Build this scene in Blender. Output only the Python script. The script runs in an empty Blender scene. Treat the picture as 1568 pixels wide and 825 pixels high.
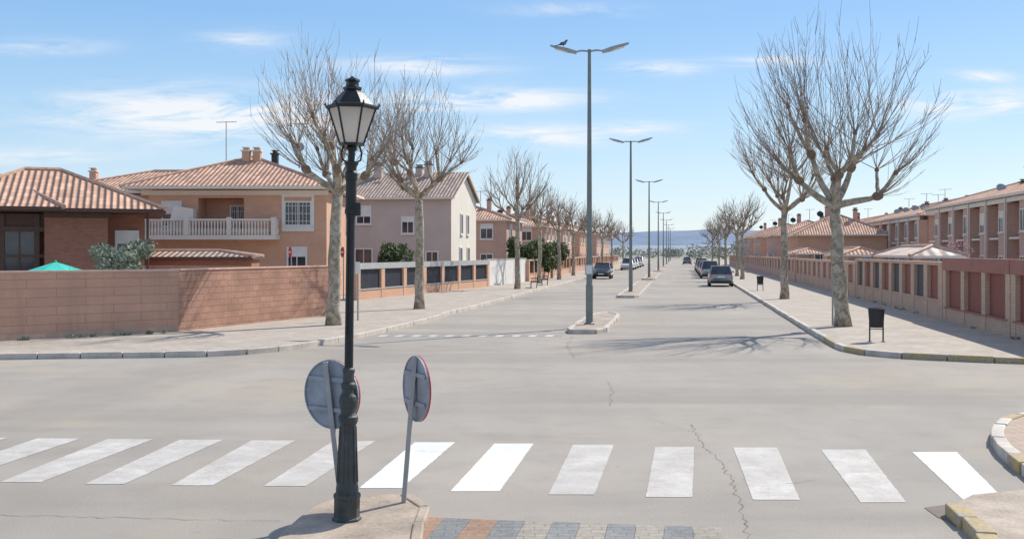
import bpy, math, random
from mathutils import Vector, Matrix
random.seed(7)
F=1600.0; HZ=386.0; CH=2.5; TH=math.atan(259/1600.0)
def G(px,py,z=0.0):
    D=(CH-z)*F/(py-HZ); return Vector(((px-784)/F*D,D,z))
def AV(u,D,z=0.0): return Vector((.1619*D+1.013*u,D,z))
scene=bpy.context.scene
# ---------------------------------------------------------------- materials
def newmat(name):
    m=bpy.data.materials.new(name); m.use_nodes=True
    nt=m.node_tree; b=nt.nodes['Principled BSDF']; return m,nt,b
def N(nt,t,**k):
    n=nt.nodes.new(t)
    for a,v in k.items():
        if a in n.inputs: n.inputs[a].default_value=v
        else: setattr(n,a,v)
    return n
def uvnode(nt,mode='UV'):
    return N(nt,'ShaderNodeTexCoord').outputs[mode]
def ramp(nt,fac,a,b,c0=(0,0,0,1),c1=(1,1,1,1)):
    r=nt.nodes.new('ShaderNodeValToRGB'); r.color_ramp.elements[0].position=a; r.color_ramp.elements[1].position=b
    r.color_ramp.elements[0].color=c0; r.color_ramp.elements[1].color=c1
    nt.links.new(fac,r.inputs[0]); return r.outputs[0]
def mix(nt,fac,a,b,blend='MIX'):
    n=nt.nodes.new('ShaderNodeMix'); n.data_type='RGBA'; n.blend_type=blend
    for s,v in ((0,fac),(6,a),(7,b)):
        if isinstance(v,(int,float)): n.inputs[s].default_value=v
        elif isinstance(v,(tuple,list)): n.inputs[s].default_value=(v[0],v[1],v[2],1)
        else: nt.links.new(v,n.inputs[s])
    return n.outputs[2]
def noise(nt,vec,scale,detail=4,rough=.55,dist=0):
    n=N(nt,'ShaderNodeTexNoise'); n.inputs['Scale'].default_value=scale; n.inputs['Detail'].default_value=detail
    n.inputs['Roughness'].default_value=rough; n.inputs['Distortion'].default_value=dist
    nt.links.new(vec,n.inputs['Vector']); return n.outputs['Fac']
def bump(nt,b,h,strength=.3,dist=.02):
    n=nt.nodes.new('ShaderNodeBump'); n.inputs['Strength'].default_value=strength; n.inputs['Distance'].default_value=dist
    nt.links.new(h,n.inputs['Height']); nt.links.new(n.outputs[0],b.inputs['Normal'])
def sc(c,k): return tuple(min(1,x*k) for x in c[:3])
def plain(name,c,rough=.7,metal=0,var=.2,scale=3,bmp=.15,coat=0):
    m,nt,b=newmat(name); v=uvnode(nt,'Object')
    n1=noise(nt,v,scale,4); n2=noise(nt,v,scale*11,2)
    col=mix(nt,ramp(nt,n1,.3,.7),sc(c,1-var),sc(c,1+var))
    col=mix(nt,.25,col,mix(nt,ramp(nt,n2,.35,.65),sc(c,1-var),sc(c,1+var)))
    nt.links.new(col,b.inputs['Base Color']); b.inputs['Roughness'].default_value=rough; b.inputs['Metallic'].default_value=metal
    b.inputs['Coat Weight'].default_value=coat
    if bmp: bump(nt,b,n2,bmp,.01)
    return m
def brick(name,c1,c2,mort,w=.25,h=.07,ms=.008,var=.15,bmp=.3,rough=.85,nscale=14,stain=0):
    m,nt,b=newmat(name); v=uvnode(nt,'UV')
    br=N(nt,'ShaderNodeTexBrick'); nt.links.new(v,br.inputs['Vector'])
    br.inputs['Color1'].default_value=(*c1,1); br.inputs['Color2'].default_value=(*c2,1); br.inputs['Mortar'].default_value=(*mort,1)
    br.inputs['Scale'].default_value=1; br.inputs['Mortar Size'].default_value=ms; br.inputs['Brick Width'].default_value=w; br.inputs['Row Height'].default_value=h
    br.inputs['Mortar Smooth'].default_value=.3
    n=noise(nt,v,.9,4); n2=noise(nt,v,nscale,4,.7)
    col=mix(nt,1,br.outputs['Color'],ramp(nt,n,.25,.75,(1-var,1-var,1-var,1),(1,1,1,1)),'MULTIPLY')
    col=mix(nt,1,col,ramp(nt,n2,.3,.7,(1-var,1-var,1-var,1),(1,1,1,1)),'MULTIPLY')
    if stain:
        st=N(nt,'ShaderNodeMapping'); st.inputs['Scale'].default_value=(2.2,.25,1); nt.links.new(v,st.inputs[0])
        s_=noise(nt,st.outputs[0],1.0,5,.6); col=mix(nt,ramp(nt,s_,.5,.72,(0,0,0,1),(stain,stain,stain,1)),col,sc(mort,.75))
    nt.links.new(col,b.inputs['Base Color']); b.inputs['Roughness'].default_value=rough
    inv=N(nt,'ShaderNodeMath',operation='SUBTRACT'); inv.inputs[0].default_value=1; nt.links.new(br.outputs['Fac'],inv.inputs[1])
    ad=N(nt,'ShaderNodeMath',operation='ADD'); nt.links.new(inv.outputs[0],ad.inputs[0]); nt.links.new(n2,ad.inputs[1])
    bump(nt,b,ad.outputs[0],bmp,.02)
    return m
def tilemat(name,c,dark,period=.25,row=.42):
    m,nt,b=newmat(name); v=uvnode(nt,'UV')
    sp=N(nt,'ShaderNodeSeparateXYZ'); nt.links.new(v,sp.inputs[0])
    def M(op,a,bb=None):
        n=N(nt,'ShaderNodeMath',operation=op)
        for i,x in enumerate((a,bb)):
            if x is None: continue
            if isinstance(x,(int,float)): n.inputs[i].default_value=x
            else: nt.links.new(x,n.inputs[i])
        return n.outputs[0]
    s=M('SINE',M('MULTIPLY',sp.outputs[0],2*math.pi/period))
    s=M('MULTIPLY',M('ADD',s,1),.5)
    r=M('FRACT',M('DIVIDE',sp.outputs[1],row))
    cell=N(nt,'ShaderNodeTexWhiteNoise'); cb=N(nt,'ShaderNodeCombineXYZ')
    nt.links.new(M('FLOOR',M('DIVIDE',sp.outputs[0],period)),cb.inputs[0]); nt.links.new(M('FLOOR',M('DIVIDE',sp.outputs[1],row)),cb.inputs[1])
    nt.links.new(cb.outputs[0],cell.inputs['Vector'])
    col=mix(nt,cell.outputs['Value'],sc(c,.72),sc(c,1.2))
    n=noise(nt,v,.8,4); col=mix(nt,ramp(nt,n,.4,.75,(0,0,0,1),(.5,.5,.5,1)),col,dark)
    col=mix(nt,ramp(nt,s,.0,.35,(.5,.5,.5,1),(0,0,0,1)),col,dark)
    col=mix(nt,ramp(nt,r,.0,.16,(.4,.4,.4,1),(0,0,0,1)),col,dark)
    nt.links.new(col,b.inputs['Base Color']); b.inputs['Roughness'].default_value=.85
    h=M('ADD',s,M('MULTIPLY',r,-.35)); bump(nt,b,h,.9,.09)
    return m
def asphalt(name,c,c2):
    m,nt,b=newmat(name); v=uvnode(nt,'Object')
    big=noise(nt,v,.10,4,.6,.8); mid=noise(nt,v,1.1,5,.65); fine=noise(nt,v,60,2,.8); tan=noise(nt,v,.16,4,.6,1.2)
    col=mix(nt,ramp(nt,big,.38,.62),c,c2)
    col=mix(nt,ramp(nt,tan,.50,.66,(0,0,0,1),(.5,.5,.5,1)),col,(c2[0]*1.06,c2[1]*.98,c2[2]*.86))
    col=mix(nt,ramp(nt,mid,.48,.75,(0,0,0,1),(.45,.45,.45,1)),col,sc(c,.76))
    st=N(nt,'ShaderNodeMapping'); st.inputs['Scale'].default_value=(.9,.07,1); st.inputs['Rotation'].default_value=(0,0,-TH); nt.links.new(v,st.inputs[0])
    lane=noise(nt,st.outputs[0],.8,3,.5); col=mix(nt,ramp(nt,lane,.45,.72,(0,0,0,1),(.4,.4,.4,1)),col,sc(c2,.74))
    st2=N(nt,'ShaderNodeMapping'); st2.inputs['Scale'].default_value=(.06,.55,1); st2.inputs['Rotation'].default_value=(0,0,.10); nt.links.new(v,st2.inputs[0])
    l2=noise(nt,st2.outputs[0],.7,4,.5,.4); col=mix(nt,ramp(nt,l2,.5,.66,(0,0,0,1),(.45,.45,.45,1)),col,sc(c,.74))
    col=mix(nt,1,col,ramp(nt,fine,.3,.72,(.70,.70,.70,1),(1.0,1.0,1.0,1)),'MULTIPLY')
    spots=noise(nt,v,7,2,.6); col=mix(nt,ramp(nt,spots,.68,.76,(0,0,0,1),(.25,.25,.25,1)),col,sc(c,.45))
    nt.links.new(col,b.inputs['Base Color']); b.inputs['Roughness'].default_value=.9
    bump(nt,b,fine,.35,.01); return m
M_asph=asphalt('asphalt',(.40,.36,.31),(.485,.435,.375))
def paving(name,c,t=.4):
    return brick(name,c,sc(c,.88),sc(c,.6),w=t,h=t,ms=.008,var=.22,bmp=.15,nscale=6)
M_walk=paving('paving_tiles',(.60,.52,.43))
M_field=plain('dry_field',(.28,.27,.20),var=.25,scale=.02)
M_kerb=plain('kerb_concrete',(.56,.50,.43),var=.28,scale=1.7)
def kerby():
    m,nt,b=newmat('kerb_yellow_paint'); v=uvnode(nt,'Object')
    f=ramp(nt,noise(nt,v,4,5,.7),.40,.58); n=noise(nt,v,20,3)
    col=mix(nt,f,(.56,.43,.18),(.48,.40,.30)); col=mix(nt,1,col,ramp(nt,n,.3,.7,(.7,.7,.7,1),(1,1,1,1)),'MULTIPLY')
    nt.links.new(col,b.inputs['Base Color']); b.inputs['Roughness'].default_value=.85; bump(nt,b,n,.3,.01); return m
M_kerby=kerby()
M_isl=plain('old_concrete',(.40,.32,.245),var=.38,scale=2.2,bmp=.6)
def paint(name,c,w0,w1,k=.5):
    m,nt,b=newmat(name); v=uvnode(nt,'Object')
    w=ramp(nt,noise(nt,v,2.2,7,.78,.3),w0,w1); w2=ramp(nt,noise(nt,v,28,3,.75),.38,.58)
    f=mix(nt,1,w,w2,'MULTIPLY'); f=mix(nt,k,f,w)
    big=noise(nt,v,.7,3); col=mix(nt,ramp(nt,big,.35,.65),c,sc(c,.84))
    nt.links.new(mix(nt,f,col,(.44,.395,.345)),b.inputs['Base Color']); b.inputs['Roughness'].default_value=.7; return m
M_wnew=paint('road_paint_fresh',(.84,.83,.80),.54,.80)
M_wold=paint('road_paint_worn',(.66,.63,.585),.36,.60,.5)
M_black=plain('cast_iron_black',(.022,.024,.026),rough=.42,metal=.3,var=.35,scale=6,bmp=.25)
M_base=plain('cast_iron_weathered',(.06,.068,.066),rough=.55,metal=.2,var=.4,scale=9,bmp=.4)
M_glassw=plain('opal_glass',(.80,.77,.72),rough=.35,var=.06,scale=2,bmp=0)
M_galv=plain('galvanised_steel',(.36,.38,.38),rough=.5,metal=.3,var=.15,scale=5)
M_signback=plain('sign_back_grey',(.31,.35,.40),rough=.6,metal=.2,var=.28,scale=4)
M_pole=plain('pole_grey_green',(.21,.235,.215),rough=.5,metal=.2,var=.15)
M_red=plain('red_paint',(.55,.03,.03),rough=.5,var=.1)
M_white=plain('white_paint',(.76,.75,.72),rough=.6,var=.06)
M_dark=plain('dark_metal',(.03,.032,.035),rough=.45,metal=.2)
M_tire=plain('tyre',(.02,.02,.02),rough=.9)
M_chrome=plain('wheel_alloy',(.35,.35,.36),rough=.35,metal=.7)
M_tail=plain('tail_light_red',(.4,.02,.02),rough=.25)
M_wood=plain('bench_wood',(.09,.05,.03),rough=.6)
def glass(name,c):
    m,nt,b=newmat(name); v=uvnode(nt,'Object')
    nt.links.new(mix(nt,ramp(nt,noise(nt,v,1.1,2),.35,.65),sc(c,.6),sc(c,1.8)),b.inputs['Base Color'])
    b.inputs['Roughness'].default_value=.08; b.inputs['Specular IOR Level'].default_value=.7; return m
M_glass=glass('window_glass',(.04,.045,.055))
M_brA=brick('block_wall_pink',(.74,.43,.30),(.67,.385,.27),(.50,.31,.22),w=1.6,h=.25,ms=.012,var=.2,bmp=.3,nscale=22,stain=.45)
M_brA2=brick('split_block_wall',(.78,.43,.30),(.66,.36,.25),(.54,.33,.25),w=.4,h=.2,ms=.008,var=.42,bmp=1.0,nscale=22,stain=.25)
M_brH=brick('house_brick_dark',(.44,.19,.125),(.36,.15,.10),(.30,.18,.14),w=.25,h=.08,ms=.01)
M_brO=brick('house_brick_orange',(.80,.47,.31),(.74,.42,.275),(.66,.46,.34),w=.25,h=.08,ms=.008)
M_brP=brick('house_brick_pink',(.72,.47,.37),(.66,.42,.33),(.60,.45,.37),w=.25,h=.08,ms=.008)
M_brT=brick('garden_brick_tan',(.74,.51,.37),(.64,.43,.31),(.56,.42,.32),w=.25,h=.09,ms=.012,stain=.3)
M_stG=plain('stucco_grey',(.55,.46,.41),rough=.9,var=.08,scale=.7)
M_stC=plain('stucco_cream',(.76,.70,.61),rough=.9,var=.06,scale=.7)
M_stW=plain('stucco_white',(.72,.70,.66),rough=.9,var=.08,scale=.8)
M_tile=tilemat('clay_tiles',(.70,.42,.29),(.28,.16,.11))
M_tileD=tilemat('clay_tiles_old',(.50,.37,.30),(.19,.14,.12))
M_tileW=tilemat('clay_tiles_pale',(.80,.68,.60),(.28,.17,.13),period=.5)
M_ridge=plain('ridge_tiles',(.55,.35,.25),var=.3,scale=5)
M_pred=plain('fence_panel_red',(.24,.065,.048),rough=.6,var=.15)
M_pbrown=plain('fence_band_brown',(.36,.15,.115),rough=.7,var=.15)
M_pdark=plain('fence_panel_black',(.05,.055,.07),rough=.6)
M_grey=plain('concrete_grey',(.42,.42,.41),var=.12)
M_brown=plain('dark_wood',(.10,.05,.035),rough=.6)
M_teal=plain('teal_canvas',(.04,.55,.44),rough=.8,var=.15)
M_tar=plain('crack_tar',(.23,.20,.17),rough=.9,var=.3,scale=3)
def bark():
    m,nt,b=newmat('plane_bark'); v=uvnode(nt,'Object')
    n=noise(nt,v,5,5,.6,.8); n2=noise(nt,v,1.4,3)
    col=mix(nt,ramp(nt,n,.42,.58),(.25,.195,.14),(.50,.44,.345)); col=mix(nt,ramp(nt,n2,.45,.7,(0,0,0,1),(.6,.6,.6,1)),col,(.31,.28,.20))
    nt.links.new(col,b.inputs['Base Color']); b.inputs['Roughness'].default_value=.9; bump(nt,b,n,.5,.03); return m
M_bark=bark()
M_knob=plain('bark_knobs',(.22,.15,.105),var=.35,scale=8,bmp=.8)
M_twig=plain('twigs',(.30,.235,.18),var=.25,scale=1.5,bmp=0)
def leaf(name,c):
    m,nt,b=newmat(name); v=uvnode(nt,'Object')
    col=mix(nt,ramp(nt,noise(nt,v,2.2,3),.3,.7),sc(c,.55),sc(c,1.5)); nt.links.new(col,b.inputs['Base Color']); b.inputs['Roughness'].default_value=.7; return m
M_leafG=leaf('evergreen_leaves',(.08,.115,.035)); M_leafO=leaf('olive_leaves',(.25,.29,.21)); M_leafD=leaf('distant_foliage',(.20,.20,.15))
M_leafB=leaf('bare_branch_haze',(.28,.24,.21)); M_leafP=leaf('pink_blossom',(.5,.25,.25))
# ---------------------------------------------------------------- mesh builder
class MB:
    def __init__(s): s.v=[];s.f=[];s.m=[];s.T=Matrix.Identity(4)
    def add(s,vs,fs,m=0):
        o=len(s.v); s.v+=[tuple(s.T@Vector(p)) for p in vs]; s.f+=[tuple(i+o for i in f) for f in fs]; s.m+=[m]*len(fs); return s
    def box(s,x0,x1,y0,y1,z0,z1,m=0):
        return s.add([(x0,y0,z0),(x1,y0,z0),(x1,y1,z0),(x0,y1,z0),(x0,y0,z1),(x1,y0,z1),(x1,y1,z1),(x0,y1,z1)],
          [(0,3,2,1),(4,5,6,7),(0,1,5,4),(1,2,6,5),(2,3,7,6),(3,0,4,7)],m)
    def beam(s,p,q,w,h,m=0,w2=None,h2=None):
        p=Vector(p);q=Vector(q);d=(q-p).normalized(); up=Vector((0,0,1)) if abs(d.z)<.95 else Vector((0,1,0))
        a=d.cross(up).normalized(); b=a.cross(d).normalized(); w2=w2 or w; h2=h2 or h; vs=[]
        for c,ww,hh in ((p,w,h),(q,w2,h2)):
            for i,j in ((-1,-1),(1,-1),(1,1),(-1,1)): vs.append(c+a*i*ww/2+b*j*hh/2)
        return s.add(vs,[(0,1,2,3),(7,6,5,4),(0,4,5,1),(1,5,6,2),(2,6,7,3),(3,7,4,0)],m)
    def tube(s,pts,rs,n=6,m=0):
        pts=[Vector(p) for p in pts]; vs=[];fs=[]; a=None
        for i,p in enumerate(pts):
            d=(pts[min(i+1,len(pts)-1)]-pts[max(i-1,0)]); 
            d=d.normalized() if d.length>1e-6 else Vector((0,0,1))
            if a is None:
                a=d.orthogonal().normalized()
            a=(a-d*a.dot(d)); a=a.normalized() if a.length>1e-5 else d.orthogonal().normalized()
            b=d.cross(a)
            for k in range(n):
                t=2*math.pi*k/n; vs.append(p+(a*math.cos(t)+b*math.sin(t))*rs[i])
        for i in range(len(pts)-1):
            for k in range(n):
                k2=(k+1)%n; fs.append((i*n+k,i*n+k2,(i+1)*n+k2,(i+1)*n+k))
        fs.append(tuple(reversed(range(n)))); o=(len(pts)-1)*n; fs.append(tuple(o+k for k in range(n)))
        return s.add(vs,fs,m)
    def lathe(s,prof,n=16,m=0,cx=0,cy=0,ph=0):
        vs=[];fs=[]
        for r,z in prof:
            for k in range(n):
                t=2*math.pi*k/n+ph; vs.append((cx+r*math.cos(t),cy+r*math.sin(t),z))
        L=len(prof)
        for i in range(L-1):
            for k in range(n):
                k2=(k+1)%n; fs.append((i*n+k,i*n+k2,(i+1)*n+k2,(i+1)*n+k))
        fs.append(tuple(reversed(range(n)))); fs.append(tuple((L-1)*n+k for k in range(n)))
        return s.add(vs,fs,m)
    def prism(s,poly,z0,z1,m=0):
        n=len(poly); vs=[(p[0],p[1],z0) for p in poly]+[(p[0],p[1],z1) for p in poly]
        ar=sum(poly[i][0]*poly[(i+1)%n][1]-poly[(i+1)%n][0]*poly[i][1] for i in range(n))
        top=tuple(range(n,2*n)); 
        fs=[top if ar>0 else tuple(reversed(top))]
        for i in range(n):
            j=(i+1)%n; f=(i,j,n+j,n+i); fs.append(f if ar>0 else tuple(reversed(f)))
        return s.add(vs,fs,m)
    def hip(s,x0,x1,y0,y1,z,h,m=0,rm=1,r0=None,r1=None,gable=False,t=.14,em=2):
        w=x1-x0; d=y1-y0
        if w>=d:
            ins=0 if gable else d/2
            a=(x0+ins if r0 is None else r0,(y0+y1)/2,z+h); b=(x1-ins if r1 is None else r1,(y0+y1)/2,z+h)
            c=[(x0,y0,z),(x1,y0,z),(x1,y1,z),(x0,y1,z)]
            fs=[(0,1,5,4),(1,2,5),(2,3,4,5),(3,0,4)]; pairs=[(0,4),(3,4),(1,5),(2,5)]
        else:
            ins=0 if gable else w/2
            a=((x0+x1)/2,y0+ins,z+h); b=((x0+x1)/2,y1-ins,z+h)
            c=[(x0,y0,z),(x1,y0,z),(x1,y1,z),(x0,y1,z)]
            fs=[(0,1,4),(1,2,5,4),(2,3,5),(3,0,4,5)]; pairs=[(0,4),(1,4),(2,5),(3,5)]
        vs=c+[a,b]; s.add(vs,fs,m)
        s.box(x0+.01,x1-.01,y0+.01,y1-.01,z-t,z-.004,em)
        for i,j in pairs: s.tube([vs[i],vs[j]],[.1,.1],6,rm)
        s.tube([a,b],[.11,.11],6,rm)
        return s
    def build(s,name,mats,parent=None,loc=(0,0,0),rz=0,smooth=False,bevel=0,tilt=None):
        me=bpy.data.meshes.new(name); me.from_pydata(s.v,[],s.f)
        for mm in mats: me.materials.append(mm)
        for p,mi in zip(me.polygons,s.m): p.material_index=mi; p.use_smooth=smooth
        me.update(); uv=me.uv_layers.new(name='UVMap'); Z=Vector((0,0,1))
        for p in me.polygons:
            n=p.normal
            if abs(n.z)>.995: t=Vector((1,0,0)); b=Vector((0,1,0))
            else: t=Z.cross(n).normalized(); b=n.cross(t)
            for li in p.loop_indices:
                co=me.vertices[me.loops[li].vertex_index].co; uv.data[li].uv=(co.dot(t),co.dot(b))
        o=bpy.data.objects.new(name,me); scene.collection.objects.link(o)
        o.location=loc; o.rotation_euler=(0,0,rz) if tilt is None else tilt
        if parent: o.parent=parent
        if bevel:
            md=o.modifiers.new('b','BEVEL'); md.width=bevel; md.segments=2; md.limit_method='ANGLE'
        return o
def empty(name,loc=(0,0,0),rz=0):
    e=bpy.data.objects.new(name,None); scene.collection.objects.link(e); e.location=loc; e.rotation_euler=(0,0,rz); e.empty_display_size=.3; return e
# ---------------------------------------------------------------- ground
b=MB(); b.add([(-6000,-300,-.012),(6000,-300,-.012),(6000,7000,-.012),(-6000,7000,-.012)],[(0,1,2,3)]); b.build('ground',[M_field])
b=MB(); b.add([(-90,-30,0),(90,-30,0),(95,60,0),(AV(30,60).x+20,60,0),AV(12,380),AV(-18,380),(-70,60,0)],[(0,1,2,3,4,5,6)]); b.build('road',[M_asph])
def resample(path,step):
    out=[path[0]]; 
    for a,c in zip(path,path[1:]):
        L=(c-a).length; n=max(1,int(round(L/step)))
        for i in range(1,n+1): out.append(a.lerp(c,i/n))
    return out
def smoothp(path,it=2):
    for _ in range(it):
        o=[path[0]]
        for a,c in zip(path,path[1:]): o+= [a.lerp(c,.25),a.lerp(c,.75)]
        o.append(path[-1]); path=o
    return path
def kerb(name,path,w=.16,h=.14,step=.9,mats=None,pick=lambda p:0):
    mats=mats or [M_kerb]; b=MB(); pts=resample(path,step)
    for p,q in zip(pts,pts[1:]):
        d=(q-p); L=d.length
        if L<.05: continue
        d/=L; g=min(.012,L*.1); j=random.uniform(-.012,.012); hh=h+random.uniform(-.008,.008)
        pp=p+d*g; qq=q-d*g; pp.z=qq.z=hh/2-.02; nrm=Vector((d.y,-d.x,0))*j
        b.beam(pp+nrm,qq+nrm,w,hh+.04,pick(p))
    return b.build(name,mats,bevel=.015)
def uni(path,step):
    L=[0]
    for a,c in zip(path,path[1:]): L.append(L[-1]+(c-a).length)
    n=int(L[-1]/step); out=[]
    k=0
    for i in range(n+1):
        t=min(L[-1],i*L[-1]/n)
        while k<len(path)-2 and L[k+1]<t: k+=1
        f=(t-L[k])/max(1e-6,L[k+1]-L[k]); out.append(path[k].lerp(path[k+1],f))
    return out
lk=smoothp([G(-300,558),G(-100,553),G(0,550),G(130,548),G(230,547),G(330,546),G(420,539),G(500,527),G(560,515),G(620,501),G(664,490),G(686,481),AV(-9.1,46)])
far=[AV(-9.1,46),AV(-9.1,75),AV(-9.1,100),AV(-9.1,340)]
lkp=lk+far[1:]
b=MB(); b.prism([(p.x,p.y) for p in lkp]+[tuple(AV(-60,340)[:2]),(-120,60),(-90,20)],-.05,.118); b.build('pavement',[M_walk])
kerb('kerb',uni(lk,.95)+uni(far,1.2)[1:120],step=3)
rk=smoothp([AV(4.0,38),G(1232,503),G(1262,520),G(1276,530),G(1300,540),G(1350,547),G(1450,552),G(1568,557),G(1750,562)])
farr=[AV(4.0,340),AV(4.0,100),AV(4.0,38)]
rkp=farr[:-1]+rk
b=MB(); b.prism([(p.x,p.y) for p in rkp]+[(60,20),(120,60),tuple(AV(60,340)[:2])],-.05,.118); b.build('pavement',[M_walk])
kerb('kerb',uni(farr,1.2)[-120:]+uni(rk,.95)[1:],step=3,mats=[M_kerb,M_kerby],pick=lambda p:1 if (p.y<31 and random.random()<.85) else 0)
def median(D0,D1,ul=-3.45,ur=-2.35):
    pts=[AV(ul+.15,D0),AV(ur-.25,D0),AV(ur,D0+.4),AV(ur,D1-1.5),AV(ur-.4,D1),AV(ul+.5,D1),AV(ul,D1-1.8),AV(ul,D0+.3)]
    b=MB(); b.prism([(p.x,p.y) for p in pts],-.02,.12); 
    e=empty('traffic_island'); b.build('island_top',[M_isl],e)
    k=kerb('island_kerb',uni(pts+[pts[0]],.7),w=.14,step=3); k.parent=e
for a,c in ((32,41.5),(57,86),(94,128),(134,168),(173,205),(211,250)): median(a,c)
st=[((-270,-205,734),(-55,12,670),1),((-135,-70,736),(57,123,671),1),((0,62,738),(165,235,672),1),((130,190,741),(275,342,673),1),((262,325,743),(385,453,674),1),((404,468,744),(510,575,675),1),
((550,615,747),(635,697,677),0),((690,765,752),(757,817,679),0),((840,910,757),(877,940,681),1),((989,1060,761),(1003,1063,684),1),((1153,1225,765),(1123,1190,685),1),((1318,1388,769),(1257,1325,688),1),((1478,1542,768),(1397,1465,692),0)]
b=MB(); rj=random.Random(4)
for (x0,x1,y),(tx0,tx1,ty),m in st:
    q=[G(x0,y),G(x1,y),G(tx1,ty),G(tx0,ty)]
    for p in q: p.z=.004
    out=[]
    for a,c in zip(q,q[1:]+q[:1]):
        n=max(8,int((c-a).length/.06)); d=(c-a).normalized(); nr=Vector((d.y,-d.x,0))
        for i in range(n): out.append(a.lerp(c,i/n)+nr*rj.uniform(-.004,.004))
    b.add(out,[tuple(range(len(out)))],m)
b.build('crosswalk_marking',[M_wnew,M_wold])
# hand-placed jagged cracks in the carriageway
b=MB(); rj=random.Random(9)
for path,w in (([(1058,650),(1075,680),(1100,703),(1118,730),(1138,790),(1150,840)],.012),([(-60,786),(140,792),(300,795),(430,797)],.011),([(1118,730),(1180,742),(1250,735)],.007),
    ([(930,583),(938,600),(934,622)],.012),([(880,548),(868,530),(876,515)],.014),([(640,538),(705,535),(770,538)],.02),([(820,600),(900,606),(1010,602)],.009),([(520,560),(600,572),(720,565)],.01),([(990,640),(1075,665)],.007)):
    pts=[G(*q,) for q in path]; r=[]
    for a,c in zip(pts,pts[1:]):
        n=max(3,int((c-a).length/.09)); d=(c-a).normalized(); nr=Vector((d.y,-d.x,0))
        for i in range(n): r.append(a.lerp(c,i/n)+nr*rj.uniform(-.035,.035))
    r.append(pts[-1]); vs=[];fs=[]
    for i,p in enumerate(r):
        d=(r[min(i+1,len(r)-1)]-r[max(0,i-1)]).normalized(); nr=Vector((d.y,-d.x,0))*w*.5*rj.uniform(.2,1.1); z=Vector((0,0,.006))
        vs+=[p+nr+z,p-nr+z]
    for i in range(len(r)-1): fs.append((2*i,2*i+2,2*i+3,2*i+1))
    b.add(vs,fs)
b.build('road_cracks',[M_tar])
b=MB(); 
for i in range(22):
    u=-8.9+i*.245
    b.add([AV(u,30.9,.005),AV(u+.235,30.9,.005),AV(u+.235,31.5,.005),AV(u,31.5,.005)],[(0,1,2,3)],i%2)
b.build('block_paving_strip',[plain('block_cream',(.60,.54,.45)),plain('block_grey',(.29,.30,.31)),])
M_por=brick('paver_orange',(.60,.37,.24),(.54,.32,.21),(.40,.32,.26),w=.2,h=.1,ms=.006,var=.35)
M_pgr=brick('paver_grey',(.38,.38,.37),(.33,.335,.335),(.27,.26,.24),w=.2,h=.1,ms=.006,var=.35)
M_pcr=brick('paver_cream',(.56,.50,.41),(.50,.44,.36),(.36,.32,.27),w=.2,h=.1,ms=.006,var=.35)
b=MB(); A0=G(640,796); A1=G(1105,812); dd=(A1-A0).normalized(); back=Vector((-math.sin(TH),-math.cos(TH),0)); L=(A1-A0).length
n=11
for i in range(n):
    p=A0+dd*(L*i/n); q=A0+dd*(L*(i+1)/n-.004)
    m=0 if i in (0,2) else (1 if i%2 else 2)
    r1=q+back*2.2;r2=p+back*2.2
    b.prism([tuple(v[:2]) for v in (r2,r1,q,p)],-.01,.03,m)
b.build('block_paving_strip',[M_por,M_pgr,M_pcr])
isl=[G(430,826),G(452,806),G(478,784),G(515,770),G(570,765),G(618,765),G(645,772),G(652,784),G(646,800),G(636,826),G(640,930),G(360,930)]
isl=smoothp(isl+[isl[0]],2)[:-1]
e=empty('traffic_island'); b=MB(); b.prism([(p.x,p.y) for p in isl],-.02,.065); b.build('island_top',[M_isl],e,bevel=.02)
kk=kerb('island_kerb',uni([p for p in isl if p.x>G(600,790).x and p.y>8.5],.45),w=.1,h=.085,step=3,mats=[M_isl,M_kerby],pick=lambda p:int(random.random()<.3)); kk.parent=e
c1=smoothp([G(1700,640),G(1568,645),G(1536,655),G(1527,672),G(1531,694),G(1568,722),G(1650,790),G(1800,830)],2)
b=MB(); b.prism([(p.x,p.y) for p in c1]+[(20,20)],-.02,.118); b.build('pavement',[paving('paving_reddish',(.60,.45,.34),.3)])
kerb('kerb',uni(c1,.55),step=3,mats=[M_kerb,M_kerby],pick=lambda p:int(random.random()<.35))
c2=[G(1700,757),G(1568,764),G(1490,772),G(1462,786),G(1490,812),G(1520,845),G(1560,930),G(1800,930)]
b=MB(); b.prism([(p.x,p.y) for p in c2],-.02,.10); b.build('pavement',[M_isl])
kerb('kerb',uni([G(1462,788),G(1490,814),G(1520,847),G(1560,930)],.5),w=.17,h=.12,step=3,mats=[M_kerby])
b=MB(); q=[G(1415,777),G(1445,773),G(1477,776),G(1480,800),G(1462,806),G(1450,797),G(1436,792)]
for p in q:p.z=.005
b.add(q,[tuple(range(7))]); b.build('road_patch',[asphalt('asphalt_patch',(.24,.20,.165),(.29,.235,.19))])
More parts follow.
